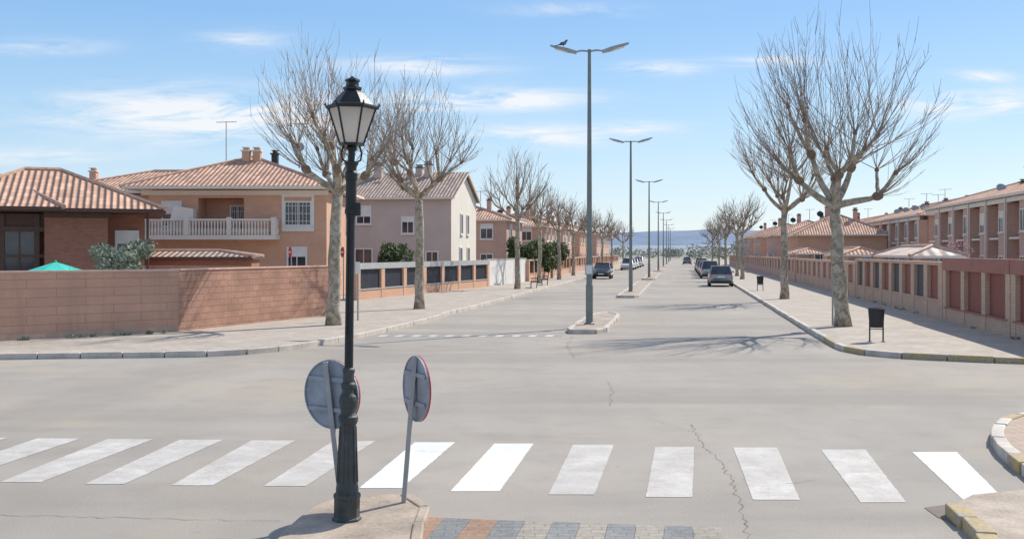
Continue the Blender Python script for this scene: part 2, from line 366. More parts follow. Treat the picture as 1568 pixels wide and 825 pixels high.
# ---------------------------------------------------------------- street lamps (double)
def double_lamp(D,u=-3.0,H=9.2,box=False):
    e=empty('street_lamp',AV(u,D),-TH); b=MB()
    b.lathe([(.15,.12),(.15,.16),(.12,.18),(.12,1.4),(.10,1.45),(.055,H-.1),(.055,H)],12,0)
    b.box(-.17,.17,-.17,.17,.10,.15,0)
    b.build('pole',[M_pole],e,smooth=False)
    b=MB()
    for s in (-1,1):
        b.tube([(0,0,H-.06),(s*.25,0,H-.03),(s*.5,0,H-.07)],[.035,.035,.03],8,0)
        b.beam((s*.42,0,H-.09),(s*.75,0,H-.0),.12,.10,0,.26,.12)
        b.beam((s*.75,0,H-.0),(s*1.30,0,H+.17),.26,.12,0,.14,.05)
        b.beam((s*.72,0,H-.06),(s*1.15,0,H+.055),.2,.05,1,.14,.03)
    b.build('luminaires',[M_galv,M_glassw],e,bevel=.01)
    if box:
        b=MB(); b.box(-.13,.13,-.17,-.12,1.75,2.1,0); b.box(-.10,.10,-.175,-.171,1.79,2.06,1); b.build('notice_plate',[M_galv,M_white],e)
    return e
for i,D in enumerate((34.6,63,99,139,178,217,256,295)): double_lamp(D,box=(i==0))
lp=AV(-3.0,34.6); pb=lp+Vector((-.86*math.cos(TH),.86*math.sin(TH),9.27+.06))
b=MB(); 
b.tube([(-.20,0,.03),(-.12,0,.055),(-.05,0,.085),(.03,0,.11),(.08,0,.16),(.10,0,.20),(.13,0,.215),(.15,0,.21)],[.012,.03,.055,.062,.04,.028,.026,.012],10,0)
b.tube([(.145,0,.212),(.18,0,.203)],[.008,.002],5,1)
b.beam((-.14,0,.05),(-.29,0,.01),.06,.015,0,.09,.01)
for s in (-1,1):
    b.tube([(.0,s*.02,.06),(.005,s*.02,-.02)],[.007,.006],5,2); b.beam((-.1,s*.05,.10),(.04,s*.055,.10),.02,.06,3)
b.build('pigeon',[plain('pigeon_grey',(.07,.075,.09)),M_dark,M_red,plain('pigeon_wing',(.12,.125,.14))],loc=pb,rz=.3,smooth=True)
# ---------------------------------------------------------------- classic lamp foreground
P=G(531,806); e=empty('classic_street_lamp',(P.x,P.y,.05)); e.rotation_euler=(0,math.radians(.75),0)
b=MB()
b.lathe([(.135,0),(.135,.035),(.118,.05),(.118,.21),(.125,.225),(.125,.25),(.105,.27)],8,0,ph=.2)
b.build('plinth',[M_base],e,bevel=.006)
b=MB()
b.lathe([(.10,.25),(.104,.30),(.092,.36),(.083,.6),(.073,.88),(.084,.90),(.092,.92),(.092,.955),(.076,.97),(.066,.99),(.07,1.02),(.083,1.06),(.088,1.10),(.08,1.14),(.06,1.17),(.056,1.2),(.068,1.22),(.068,1.25),(.052,1.27),(.05,1.34),(.056,1.36),(.056,1.385),(.04,1.40)],20,0)
for k in range(10):
    t=k*math.tau/10; b.tube([(.094*math.cos(t),.094*math.sin(t),.36),(.074*math.cos(t),.074*math.sin(t),.87)],[.008,.006],5,0)
b.build('ornate_base',[M_base],e,smooth=False)
b=MB()
b.lathe([(.040,1.38),(.038,2.75),(.046,2.79),(.056,2.80),(.056,2.84),(.05,2.85),(.05,3.1),(.058,3.12),(.058,3.17),(.046,3.19),(.05,3.23),(.064,3.25),(.066,3.27),(.03,3.28),(.03,3.36),(.05,3.40),(.03,3.43)],20,0)
b.tube([(-.02,-.05,1.7),(-.018,-.045,2.8)],[.008,.008],6,0)
b.box(.03,.09,-.03,.03,2.78,2.9,0)
b.build('column',[M_black],e,smooth=False)
b=MB()
for k in range(4):
    t=k*math.pi/2+.4; c,s=math.cos(t),math.sin(t)
    b.tube([(.03*c,.03*s,3.26),(.085*c,.085*s,3.29),(.095*c,.095*s,3.35),(.07*c,.07*s,3.43)],[.009]*4,6,0)
rb,rt=.105,.215; zb,zt=3.43,3.76; ph=math.radians(3)
hx=lambda r,z,k:Vector((r*math.cos(ph+k*math.pi/3),r*math.sin(ph+k*math.pi/3),z))
b.lathe([(rb+.012,zb-.012),(rb+.012,zb+.012)],6,0,ph=ph)
for k in range(6): b.tube([hx(rb,zb,k),hx(rt,zt,k)],[.009,.010],6,0)
b.lathe([(rt+.02,zt-.01),(rt+.032,zt+.006),(rt+.03,zt+.018),(.19,zt+.035),(.15,zt+.085),(.10,zt+.14),(.075,zt+.16),(.085,zt+.17),(.085,zt+.19),(.06,zt+.2),(.055,zt+.235),(.07,zt+.245),(.066,zt+.262),(.03,zt+.275),(.012,zt+.29)],6,0,ph=ph)
for k in range(6):
    p=hx(rt+.03,zt+.02,k); b.tube([p,p+Vector((0,0,.03))],[.012,.004],5,0)
b.build('lantern_frame',[M_black],e)
def opal():
    m,nt,bb=newmat('opal_panes'); v=uvnode(nt,'Object'); n=noise(nt,v,9,3)
    nt.links.new(mix(nt,ramp(nt,n,.3,.7),(.84,.80,.74),(.74,.70,.65)),bb.inputs['Base Color']); bb.inputs['Roughness'].default_value=.3
    tr=nt.nodes.new('ShaderNodeBsdfTranslucent'); tr.inputs[0].default_value=(.95,.91,.85,1); mx=nt.nodes.new('ShaderNodeMixShader'); mx.inputs[0].default_value=.6
    nt.links.new(bb.outputs[0],mx.inputs[1]); nt.links.new(tr.outputs[0],mx.inputs[2]); nt.links.new(mx.outputs[0],nt.nodes['Material Output'].inputs[0]); return m
b=MB(); 
for k in range(6): b.add([hx(rb-.004,zb+.005,k),hx(rb-.004,zb+.005,k+1),hx(rt-.006,zt-.008,k+1),hx(rt-.006,zt-.008,k)],[(0,1,2,3)])
b.build('glass_panes',[opal()],e)
# ---------------------------------------------------------------- round signs from behind
def round_sign(base,top,r,yaw,h0=.05):
    e=empty('traffic_sign',(base.x,base.y,h0)); d=Vector(top)-Vector((base.x,base.y,h0)); b=MB()
    b.beam((0,0,0),d*1.0+d.normalized()*r*.95,.045,.05,0); b.build('post',[M_galv],e,bevel=.004)
    b=MB(); R=Matrix.Rotation(yaw,4,'Z')@Matrix.Rotation(math.pi/2,4,'X')
    n=40; b.T=Matrix.Translation(d)@R@Matrix.Translation((0,0,-.045))
    b.lathe([(r-.012,.0),(r,.002),(r,.022),(r-.012,.022),(r-.014,.012)],n,0)
    b.T=Matrix.Translation(d)@R@Matrix.Translation((0,0,-.058)); b.lathe([(r-.004,0),(r+.002,.001),(r+.002,.014),(r-.004,.014)],n,1)
    b.T=Matrix.Translation(d)@R
    for y in (-.14,.14): b.box(-.26,.26,y-.02,y+.02,-.03,-.012,0)
    b.T=Matrix.Translation(d)@R@Matrix.Translation((0,0,-.0605)); b.lathe([(r*.72,0),(r*.72,.001)],n,2)
    b.build('disc',[M_signback,M_red,M_white],e)
    return e
B=G(525,792,.05); s_=B.y/F; T=Vector(((504-784)*s_,B.y,CH-(604-386)*s_)); round_sign(B,T,.32,math.radians(-30))
B=G(618,771,.05); s_=B.y/F; T=Vector(((632-784)*s_,B.y,CH-(595-386)*s_)); round_sign(B,T,.32,math.radians(-62))
def small_sign(D,px,z,r,mat,facecam=True,yaw=0,rect=None,h=None):
    x=(px-784)/F*D; e=empty('traffic_sign',(x,D,0),yaw); b=MB(); b.tube([(0,0,.1),(0,0,(h or z+r))],[.03,.03],8,0)
    if rect: b.box(-rect[0]/2,rect[0]/2,-.05,-.035,z-rect[1]/2,z+rect[1]/2,1)
    else:
        b.T=Matrix.Translation((0,-.05,z))@Matrix.Rotation(math.pi/2,4,'X'); b.lathe([(r,0),(r,.012)],24,1)
        b.T=Matrix.Translation((0,-.065,z))@Matrix.Rotation(math.pi/2,4,'X'); b.box(-r*.7,r*.7,-r*.16,r*.16,0,.002,2)
    b.build('post_and_plate',[M_galv,mat,M_white],e)
small_sign(50,446,2.5,.26,M_red,yaw=-1.05); small_sign(52,526,2.5,.26,M_red,yaw=-1.05)
small_sign(36.5,548,1.95,.2,M_white,rect=(.16,.42)); small_sign(34,1275,2.1,.2,M_galv,yaw=1.4,rect=(.3,.5))
# ---------------------------------------------------------------- litter bins
def bin_(D,px,z0=.12):
    x=(px-784)/F*D; e=empty('litter_bin',(x,D,z0),-.2); b=MB()
    for s in (-1,1): b.tube([(s*.17,0,0),(s*.17,0,.9)],[.02,.02],8,0); b.box(s*.17-.05,s*.17+.05,-.05,.05,0,.012,0)
    b.tube([(-.17,0,.34),(.17,0,.34)],[.012]*2,6,0)
    b.build('stand',[M_dark],e)
    b=MB(); b.lathe([(.16,.38),(.17,.40),(.205,.84),(.222,.85),(.222,.885),(.205,.89),(.19,.84)],16,0)
    for k in range(16):
        t=k*math.tau/16; b.tube([(.172*math.cos(t),.172*math.sin(t),.40),(.205*math.cos(t),.205*math.sin(t),.84)],[.008]*2,4,0)
    b.build('basket',[M_dark],e)
bin_(27.8,1342); bin_(65,1164)
def bench(D,px,rz):
    x=(px-784)/F*D; e=empty('park_bench',(x,D,.12),rz); b=MB()
    for i in range(3): b.box(-.85,.85,.02+i*.14,.13+i*.14,.42,.455,0)
    for i in range(3): b.beam((-.85,.46+i*.03,.55+i*.13),(.85,.46+i*.03,.55+i*.13),.03,.1,0)
    b.build('slats',[M_wood],e); b=MB()
    for s in (-.7,.7):
        b.beam((s,.05,0),(s,.05,.42),.05,.05); b.beam((s,.42,0),(s,.52,.88),.05,.05); b.beam((s,.03,.40),(s,.45,.40),.05,.04); b.beam((s,.02,.62),(s,.46,.62),.05,.03)
    b.build('frame',[M_dark],e)
bench(70,812,-1.6); bench(76,829,-1.6)
# ---------------------------------------------------------------- trees
def plane_tree(name,x,y,H,fork,r0,R,seed,limbs=5,shoots=11,det=1.0,thick=1.0,lean=(0,0),lim=None):
    rnd=random.Random(seed); b=MB(); e=empty(name,(x,y,.1))
    n=8; pts=[];rs=[]
    lx,ly=lean
    for i in range(n+1):
        t=i/n; pts.append(Vector((lx*t+rnd.uniform(-.04,.04)*min(1,i),ly*t+rnd.uniform(-.04,.04)*min(1,i),fork*t))); rs.append(r0*(1.25 if i==0 else 1.0-.28*t)*rnd.uniform(.95,1.06))
    pts[0].z=-.1
    b.tube(pts,rs,10,0); top=pts[-1]; b.tube([top-Vector((0,0,.15)),top+Vector((0,0,.05)),top+Vector((0,0,.22))],[r0*.75,r0*.95,r0*.5],9,0)
    knobs=[]
    def knob(p,r,d,keep=True):
        d=d.normalized()*r; b.tube([p-d*1.1,p-d*.6,p,p+d*.6,p+d],[r*.5,r*.85,r*.95,r*.75,r*.35],7,1)
        o=Vector((rnd.uniform(-1,1),rnd.uniform(-1,1),rnd.uniform(-.6,.6)))*r*.6
        b.tube([p+o-Vector((0,0,r*.5)),p+o,p+o+Vector((0,0,r*.5))],[r*.3,r*.5,r*.25],6,1)
        if keep: knobs.append((p,d.normalized()))
    a0=rnd.uniform(0,6.28)
    def limb(p,az,el,L,r,depth):
        pts=[p];rs=[r*1.1]; ns=5; e2=el
        for i in range(ns):
            d=Vector((math.cos(az)*math.cos(e2),math.sin(az)*math.cos(e2),math.sin(e2)))
            pts.append(pts[-1]+d*L/ns); rs.append(r*(1-.09*(i+1))); az+=rnd.uniform(-.25,.25); e2=min(1.3,e2+rnd.uniform(-.06,.2))
        b.tube(pts,rs,8,0); knob(pts[-1],r*(1.25 if depth else 1.05),pts[-1]-pts[-2])
        if depth>0:
            k=2
            for j in range(k):
                limb(pts[-1],az+(j-(k-1)/2)*1.5+rnd.uniform(-.4,.4),rnd.uniform(.4,1.1),L*rnd.uniform(.6,1.0),r*.58,depth-1)
    for az,el,L in (lim or [(a0+k*6.283/limbs+rnd.uniform(-.3,.3),rnd.uniform(.25,.75),rnd.uniform(.34,.48)) for k in range(limbs)]+[(a0,1.3,.55)]):
        limb(top,az,el,R*L,r0*.56,1)
    b.build('trunk_and_limbs',[M_bark,M_knob],e,smooth=True)
    b=MB(); zc=fork+.42*(H-fork); rz_=H-zc; rzd=zc-fork+.5
    C=Vector((lx,ly,zc))
    def reach(p,d):
        ss=Vector((1/R,1/R,1/(rz_ if d.z>-.1 else rzd))); 
        q=p-C; P_=Vector((q.x*ss.x,q.y*ss.y,q.z*ss.z)); D_=Vector((d.x*ss.x,d.y*ss.y,d.z*ss.z))
        A_=D_.dot(D_); B_=P_.dot(D_); C_=P_.dot(P_)-1; disc=B_*B_-A_*C_
        return (-B_+math.sqrt(disc))/A_ if disc>0 and C_<0 else .6
    for p,d in knobs:
        for s in range(max(2,int(shoots*rnd.uniform(.7,1.25)))):
            out=(p-Vector((lx,ly,fork+.2))).normalized()
            dr=(out*rnd.uniform(.3,1.1)+d*.25+Vector((rnd.uniform(-.85,.85),rnd.uniform(-.85,.85),rnd.uniform(-.35,.75)))).normalized()
            if dr.z<-.15: dr.z*=-.5; dr.normalize()
            q=p.copy(); L=min(4.4,reach(p,(dr+Vector((0,0,.25))).normalized()))*rnd.uniform(.62,1.06)
            if L<.3: L=.5
            pts=[q.copy()];ns=6; rr=.0145*thick*rnd.uniform(.7,1.25)*(.7+.1*L); rs=[rr]
            cu=rnd.uniform(.04,.16)
            for i in range(ns):
                dr=(dr+Vector((rnd.uniform(-.08,.08),rnd.uniform(-.08,.08),cu))).normalized()
                q=q+dr*L/ns; pts.append(q.copy()); rs.append(rr*(1-.125*(i+1)))
            b.tube(pts,rs,3,0)
            for t in range(int(3.2*det+rnd.random())):
                i=rnd.randint(1,ns-1); p2=pts[i].lerp(pts[i+1],rnd.random()); dd=(pts[i+1]-pts[i]).normalized()
                sd=(dd+Vector((rnd.uniform(-.6,.6),rnd.uniform(-.6,.6),rnd.uniform(-.1,.4)))).normalized(); l=L*rnd.uniform(.10,.28)
                m=p2+sd*l*.5; b.tube([p2,m,m+(sd+Vector((0,0,.3))).normalized()*l*.5],[rr*.5,rr*.4,rr*.25],3,0)
    b.build('shoots',[M_twig],e)
    return e
def PX(px,D): return (px-784)/F*D
plane_tree('plane_tree',PX(1291,33.6),33.6,10.2,3.9,.24,3.4,11,shoots=17,det=1.2,lean=(-.25,0),
  lim=[(3.0,.40,.42),(-.1,.22,.42),(.5,.95,.42),(2.5,1.05,.55),(4.6,.7,.38),(1.6,.6,.4)])
plane_tree('plane_tree',PX(1201,53.3),53.3,9.9,4.5,.21,3.3,5,limbs=5,shoots=13,thick=1.15)
plane_tree('plane_tree',PX(511,34.2),34.2,9.6,4.4,.225,2.85,23,limbs=5,shoots=15,det=1.3,lean=(.1,0))
plane_tree('plane_tree',PX(642,44),44,10.0,4.7,.21,2.85,31,limbs=5,shoots=14,det=1.1,thick=1.1)
plane_tree('plane_tree',PX(792,67.8),67.8,9.2,4.6,.19,2.5,41,limbs=4,shoots=11,thick=1.35)
for i,(D,du) in enumerate(((80,0),(91,.2),(107,-.2),(121,0),(142,.1),(163,0),(195,0))):
    p=AV(-10.7+du,D); plane_tree('plane_tree',p.x,p.y,8.0+random.uniform(-.7,.5),4.2,.18,random.uniform(2.1,2.7),50+i,limbs=4,shoots=8,det=.45,thick=1.5+D/160)
for i,(D,du) in enumerate(((92,0),(104,.2),(124,-.1),(148,0),(180,0))):
    p=AV(5.3+du,D); plane_tree('plane_tree',p.x,p.y,7.8+random.uniform(-.6,.4),4.0,.18,random.uniform(2.3,2.9),80+i,limbs=4,shoots=8,det=.45,thick=1.5+D/160)
def foliage(name,cl,n,size,mat,extra=None,trunk=None,loc=(0,0,0)):
    rnd=random.Random(len(name)+n); b=MB()
    for c,r in cl:
        for i in range(n):
            while True:
                v=Vector((rnd.uniform(-1,1),rnd.uniform(-1,1),rnd.uniform(-1,1)))
                if .25<v.length<1: break
            v=v.normalized()*(v.length**.6)*rnd.uniform(.8,1.12)
            p=Vector(c)+Vector((v.x*r[0],v.y*r[1],v.z*r[2])); s=size*rnd.uniform(.5,1.4)
            a=Vector((rnd.gauss(0,1),rnd.gauss(0,1),rnd.gauss(0,1))).normalized(); q=a.orthogonal().normalized()
            b.add([p-a*s,p+q*s*.45,p+a*s,p-q*s*.45],[(0,1,2,3)],0)
    if trunk:
        for t in trunk: b.tube(t[0],t[1],6,1)
    return b.build(name,[mat,M_bark],loc=loc)
def clump(cx,cy,cz,rx,ry,rz,k,seed):
    r=random.Random(seed); out=[]
    for i in range(k):
        a=r.uniform(0,6.28); q=r.uniform(.2,.7)
        out.append(((cx+rx*q*math.cos(a),cy+ry*q*math.sin(a),cz+rz*r.uniform(-.5,.6)),(rx*r.uniform(.3,.5),ry*r.uniform(.3,.5),rz*r.uniform(.3,.5))))
    return out
x0=PX(190,36.5); foliage('olive_shrub',clump(x0,36.5,2.3,1.15,1,.75,14,1),170,.08,M_leafO,trunk=[([(x0,36.5,0),(x0+.1,36.5,1.2),(x0-.2,36.5,2.3)],[.08,.07,.03])])
x0=PX(605,60); foliage('garden_shrub',clump(x0,60,2.0,1.2,1,1.1,12,2),170,.12,M_leafG,trunk=[([(x0,60,0),(x0,60,2)],[.1,.05])])
for px,D,h in ((800,88,3.6),(826,92,3.4),(845,96,2.8)):
    x0=PX(px,D); foliage('evergreen_tree',clump(x0,D,h*.62+.2,1.5,1.4,1.6,14,px),150,.17,M_leafG,trunk=[([(x0,D,0),(x0,D,h*.7)],[.14,.07])])
x0=PX(1466,52); foliage('blossom_tree',clump(x0,52,2.7,.8,.7,.4,6,5),24,.06,M_leafP,trunk=[([(x0,52,0),(x0,52,2.6)],[.08,.04])])
rw=random.Random(12); cl=[]
for i in range(26):
    t=rw.random(); p=G(0,529.5).lerp(G(274,514.5),t) if rw.random()<.5 else AV(9.0,rw.uniform(28,60)); cl.append(((p.x,p.y-.05,.15),(.12,.1,.05)))
foliage('weeds',cl,14,.06,M_leafO)
# ---------------------------------------------------------------- walls & fences
def frame_of(p,q): d=q-p; return (p.x,p.y,0),math.atan2(d.y,d.x),(q-p).length
p,q=G(-220,541),G(274,513); loc,rz,L=frame_of(p,q)
b=MB(); b.box(0,L,0,.28,.05,1.93,0); b.box(-.02,L+.01,-.03,.31,1.933,1.99,1); b.box(0,L,-.02,0.0-.003,.05,.28,2); b.build('garden_wall',[M_brA,plain('wall_cap',(.66,.45,.34)),plain('wall_foot',(.52,.35,.26))],loc=loc,rz=rz)
p2,q2=G(274,513),G(503,487); loc,rz2,L=frame_of(p2,q2)
b=MB(); b.box(.003,L,0,.28,.05,1.95,0); b.box(.02,L+.03,-.03,.31,1.953,2.0,1); b.box(L-.28,L,.283,16,.05,1.95,0)
b.build('garden_wall',[M_brA2,plain('wall_cap2',(.66,.43,.33))],loc=loc,rz=rz2)
def pillar_wall(name,p,q,H=2.0,bay=2.3,pw=.4,base=.55,band=.25,mats=None,panel='solid',t=.3,panels=None):
    loc,rz,L=frame_of(p,q); e=empty(name,loc,rz); n=max(1,round(L/bay)); bay=L/n; b=MB()
    b.box(0,L,-t/2+.02,t/2-.02,.05,base,0)
    for i in range(n+1):
        x=i*bay; b.box(x-pw/2,x+pw/2,-t/2,t/2,.05,H-band-.002,0)
    b.build('brickwork',[mats[0]],e)
    b=MB(); b.box(-pw/2,L+pw/2,-t/2-.02,t/2+.02,H-band,H,0); b.box(0,L,-t/2-.02,t/2+.02,base+.002,base+.05,0); b.build('cap_band',[mats[1]],e)
    b=MB()
    for i in range(n):
        x0=i*bay+pw/2; x1=(i+1)*bay-pw/2; m=(panels[i%len(panels)] if panels else 0)
        b.box(x0+.01,x1-.01,-.02,.02,base+.052,H-band-.02,m)
        k=int((x1-x0)/.14)
        for j in range(k+1): xx=x0+.02+j*(x1-x0-.04)/k; b.box(xx-.012,xx+.012,-.035,-.0205,base+.06,H-band-.03,m)
    b.build('panels',mats[2:],e)
    return e
pillar_wall('garden_fence',G(545,463),G(745,441),H=1.95,bay=2.9,pw=.45,base=.6,band=.3,mats=[M_brO,M_grey,M_pdark])
p,q=G(745,441),G(806,433); loc,rz,L=frame_of(p,q)
b=MB(); b.box(.25,L,0,.25,.05,1.95,0); b.box(.23,L+.02,-.03,.28,1.953,2.02,1)
for i in range(5): b.box(.5+i*L/5,.53+i*L/5,-.01,-.003,.1,1.9,1)
b.build('garden_wall',[M_stW,M_grey],loc=loc,rz=rz)
pillar_wall('garden_fence',G(808,433),AV(-12.6,118),H=1.9,bay=3,base=.7,band=.12,mats=[M_brO,M_brT,M_brown,M_pdark,M_brO],panels=[0,1,2])
pillar_wall('garden_fence',AV(-12.6,119),AV(-12.6,210),H=1.9,bay=3.2,base=.8,band=.12,mats=[M_brP,M_brT,M_pred,M_brT],panels=[0,1,1])
pillar_wall('garden_fence',AV(9.25,29.5),AV(9.25,36.6),H=2.3,bay=2.1,pw=.42,base=.55,band=.42,mats=[M_brT,M_pbrown,M_pred])
pillar_wall('garden_fence',AV(9.25,22),AV(9.25,29.0),H=2.3,bay=2.4,pw=.42,base=.55,band=.42,mats=[M_brT,M_pbrown,M_pred])
pillar_wall('garden_fence',AV(9.25,37.2),AV(9.25,55),H=2.15,bay=2.2,pw=.62,base=.75,band=.12,mats=[M_brT,M_brT,M_pred,M_pdark],panels=[0,1,0,1])
pillar_wall('garden_fence',AV(9.25,55.6),AV(9.25,84),H=2.0,bay=2.6,pw=1.1,base=.8,band=.15,mats=[M_brT,M_brP,M_pbrown,M_brT],panels=[0,1])
pillar_wall('garden_fence',AV(9.25,84.6),AV(9.25,200),H=2.0,bay=3.2,pw=1.3,base=.9,band=.15,mats=[M_brP,M_brT,M_pred,M_brT],panels=[1,0,1])
def canopy(u,D0,D1,w,z,mt,name='porch_canopy'):
    L=(D1-D0)/math.cos(TH); b=MB(); b.hip(0,w,0,L,z,.42,0,1,t=.1,em=2)
    for x in (.3,w-.3):
        for y in (.3,L-.3): b.box(x-.13,x+.13,y-.13,y+.13,.1,z-.103,3)
    p=AV(u,D0); b.build(name,[mt,M_ridge,M_stW,M_brT],loc=(p.x,p.y,0),rz=-TH)
canopy(9.6,44.5,53,2.4,2.35,M_tileW); canopy(9.7,64,72,2.6,2.35,M_tile); canopy(9.7,92,102,3,2.4,M_tile)
# ---------------------------------------------------------------- buildings
def window(b,x,y,z,w,h,mf,mg,axis='y',sgn=-1,bars=False,sill=True,shut=0):
    def bx(a0,a1,d0,d1,z0,z1,m):
        lo,hi=sorted((d0*sgn,d1*sgn))
        if axis=='y': b.box(a0,a1,y+lo,y+hi,z0,z1,m)
        else: b.box(y+lo,y+hi,a0,a1,z0,z1,m)
    f=.09
    bx(x-w/2,x+w/2,.004,.02,z,z+h,mg)
    bx(x-w/2-f,x-w/2,.004,.07,z-f,z+h+f,mf); bx(x+w/2,x+w/2+f,.004,.07,z-f,z+h+f,mf)
    bx(x-w/2,x+w/2,.004,.068,z+h,z+h+f,mf); bx(x-w/2,x+w/2,.004,.068,z-f,z,mf)
    bx(x-.025,x+.025,.02,.045,z,z+h,mf)
    if shut: bx(x-w/2,x+w/2,.021,.035,z+h*(1-shut),z+h,mf)
    if sill: bx(x-w/2-f-.05,x+w/2+f+.05,.004,.13,z-f-.06,z-f-.003,mf)
    if bars:
        for i in range(1,7):
            xx=x-w/2+i*w/7; bx(xx-.012,xx+.012,.10,.124,z,z+h,mf)
        for k in (.15,.5,.85): bx(x-w/2,x+w/2,.125,.14,z+h*k-.012,z+h*k+.012,mf)
def antenna(b,x,y,z,h,m,kind=0):
    b.tube([(x,y,z),(x,y,z+h)],[.03,.025],6,m)
    if kind==0:
        b.beam((x-.55,y,z+h-.06),(x+.6,y,z+h-.02),.03,.03,m)
        for i in range(7): xx=x-.5+i*.17; b.beam((xx,y-.22,z+h-.04),(xx,y+.22,z+h-.04),.015,.015,m)
    else:
        b.T=Matrix.Translation((x,y-.08,z+h*.6))@Matrix.Rotation(math.radians(60),4,'X'); b.lathe([(.06,0),(.22,.03),(.33,.09),(.34,.09),(.22,.015),(.05,-.02)],18,m); b.T=Matrix.Identity(4)
def chimney(b,x,y,z,w,h,m,mc):
    b.box(x-w/2,x+w/2,y-w/2,y+w/2,z,z+h,m); b.box(x-w/2-.06,x+w/2+.06,y-w/2-.06,y+w/2+.06,z+h+.002,z+h+.08,mc)
    b.box(x-w/2+.06,x+w/2-.06,y-w/2+.06,y+w/2-.06,z+h+.082,z+h+.2,m); b.box(x-w/2,x+w/2,y-w/2,y+w/2,z+h+.202,z+h+.25,mc)
# House A
rzA=math.radians(20); locA=(PX(222,42),42,0); e=empty('brick_house',locA,rzA)
b=MB(); b.box(-3.7,-1.4,0,7,0,4.05,0); b.box(-1.4,0,1.1,7,0,4.05,0); b.box(-14,-3.703,.9,10,0,4.05,0); b.box(-14,-3.703,.3,.898,0,.7,0)
b.build('walls',[M_brH],e)
b=MB(); b.box(-3.72,-1.3,-.1,.0-.003,3.85,4.05,0); b.build('eave_beam',[M_brown],e)
b=MB(); b.hip(-8.2,.8,-.8,7.6,4.2,1.75,0,1,r0=-4.7,r1=-3.3); b.hip(-19,-2.95,-.9,12.2,4.24,2.15,0,1,r1=-7.0); b.build('roof',[M_tile,M_ridge,M_brown],e)
b=MB()
for i in range(8):
    x=-4.0-i*1.25; b.box(x-.1,x+.1,.35,.55,.7,4.0,0); b.box(x-1.15,x-.1,.45,.49,.8,3.3,1); b.box(x-.65,x-.6,.40,.445,.8,3.3,0)
b.box(-14,-3.71,.33,.57,3.303,3.5,0); b.box(-14,-3.71,.34,.56,2.3,2.4,0); b.box(-14,-3.71,.45,.49,3.505,4.0,2)
b.build('glazed_porch',[M_brown,M_glass,M_brown],e)
b=MB(); window(b,-.68,1.1,2.0,.75,1.3,0,1,shut=.35); b.build('window',[M_white,M_glass],e)
b=MB(); b.tube([(.1,-.1,0),(.1,-.1,4.05)],[.05,.05],8,0); b.build('downpipe',[M_brown],e)
x0=PX(85,36); b=MB(); b.lathe([(1.25,2.02),(1.2,2.06),(.6,2.25),(.05,2.42),(.02,2.5)],8,0); b.tube([(0,0,.3),(0,0,2.1)],[.03,.03],8,1); b.build('garden_parasol',[M_teal,M_white],loc=(x0-.0,36,-.27))
e=empty('garden_shed',(PX(385,46),46,0),.12)
b=MB(); b.box(-5.4,0,0,3,0,2.2,0); b.build('walls',[M_brH],e); b=MB(); b.hip(-7.4,.15,-.3,3.2,2.3,.25,0,1); b.box(-7.3,-7.05,-.2,.0,0,2.14,2); b.build('roof',[M_tileD,M_ridge,M_brown],e)
# House B
x0=PX(228,55); W=PX(500,55)-x0; e=empty('brick_house',(x0,55,0),0)
b=MB()
b.box(0,2.6,0,9.5,0,5.7,0); b.box(5.0,W,0,9.5,0,5.7,0); b.box(2.601,4.999,.001,9.499,0,3.2,0); b.box(2.601,4.999,1.5,9.499,3.2,5.699,0); b.box(2.601,4.999,.001,1.499,5.35,5.698,0)
b.box(-7.5,-.002,7,15,0,5.9,0)
b.build('walls',[M_brO],e)
b=MB(); b.hip(-1.2,W+.55,-.9,10.4,5.93,2.0,0,1,r0=3.9,r1=5.9); b.hip(-8.6,1.5,6,16,6.1,1.5,0,1,r0=-3.5,r1=-1); b.build('roof',[M_tile,M_ridge,M_stC],e)
b=MB(); b.box(-.4,W+.1,-.06,-.003,5.5,5.75,0); b.build('cornice',[M_stC],e)
b=MB()
b.box(-.1,6.9,-1.1,-.003,3.15,3.38,0); b.box(-.08,6.88,-1.08,-.94,4.12,4.22,0)
for k in (-.02,2.3,4.5,6.8): b.box(k-.12,k+.12,-1.12,-.9,3.382,4.3,0)
n=40
for i in range(n):
    x=.2+i*(6.45/n); b.lathe([(.05,3.385),(.06,3.5),(.07,3.62),(.035,3.8),(.045,3.95),(.06,4.1)],6,0,cx=x,cy=-1.01)
for s in (-.02,6.8):
    b.box(s-.06,s+.06,-.9,-.01,4.12,4.22,0)
    for j in range(4): b.lathe([(.05,3.385),(.07,3.62),(.035,3.8),(.06,4.1)],6,0,cx=s,cy=-.75+j*.2)
b.build('balcony',[M_stC],e)
b=MB(); window(b,4.3,1.5,3.25,.7,1.7,0,1,bars=True,sill=False); window(b,7.85,0,3.95,1.3,1.15,0,1,bars=True)
b.box(7.0,8.7,-.06,-.003,3.6,3.85,0); b.box(7.0,7.13,-.05,-.003,3.86,5.4,0); b.box(8.57,8.7,-.05,-.003,3.86,5.4,0); b.box(7.0,8.7,-.051,-.003,5.403,5.5,0)
window(b,7.8,0,1.6,.9,1.1,0,1,shut=.4); window(b,1.2,0,3.9,.9,1.2,0,1,shut=.5); window(b,4.0,0,1.2,1.2,1.3,0,1)
window(b,3.5,W,3.8,1.0,1.2,0,1,axis='x',sgn=1); window(b,7,W,3.8,1.0,1.2,0,1,axis='x',sgn=1); window(b,3.5,W,1.2,1.0,1.2,0,1,axis='x',sgn=1)
b.build('windows',[M_white,M_glass],e)
b=MB(); b.add([(1.2,-.9,3.4),(2.6,-.9,3.4),(2.6,-.9,4.75),(1.6,-.9,4.9),(1.2,-.2,3.4),(2.6,-.2,3.4),(2.6,-.2,4.75),(1.6,-.2,4.9)],[(0,1,2,3),(7,6,5,4),(3,2,6,7),(0,3,7,4),(1,5,6,2)],0); b.build('awning',[M_stC],e)
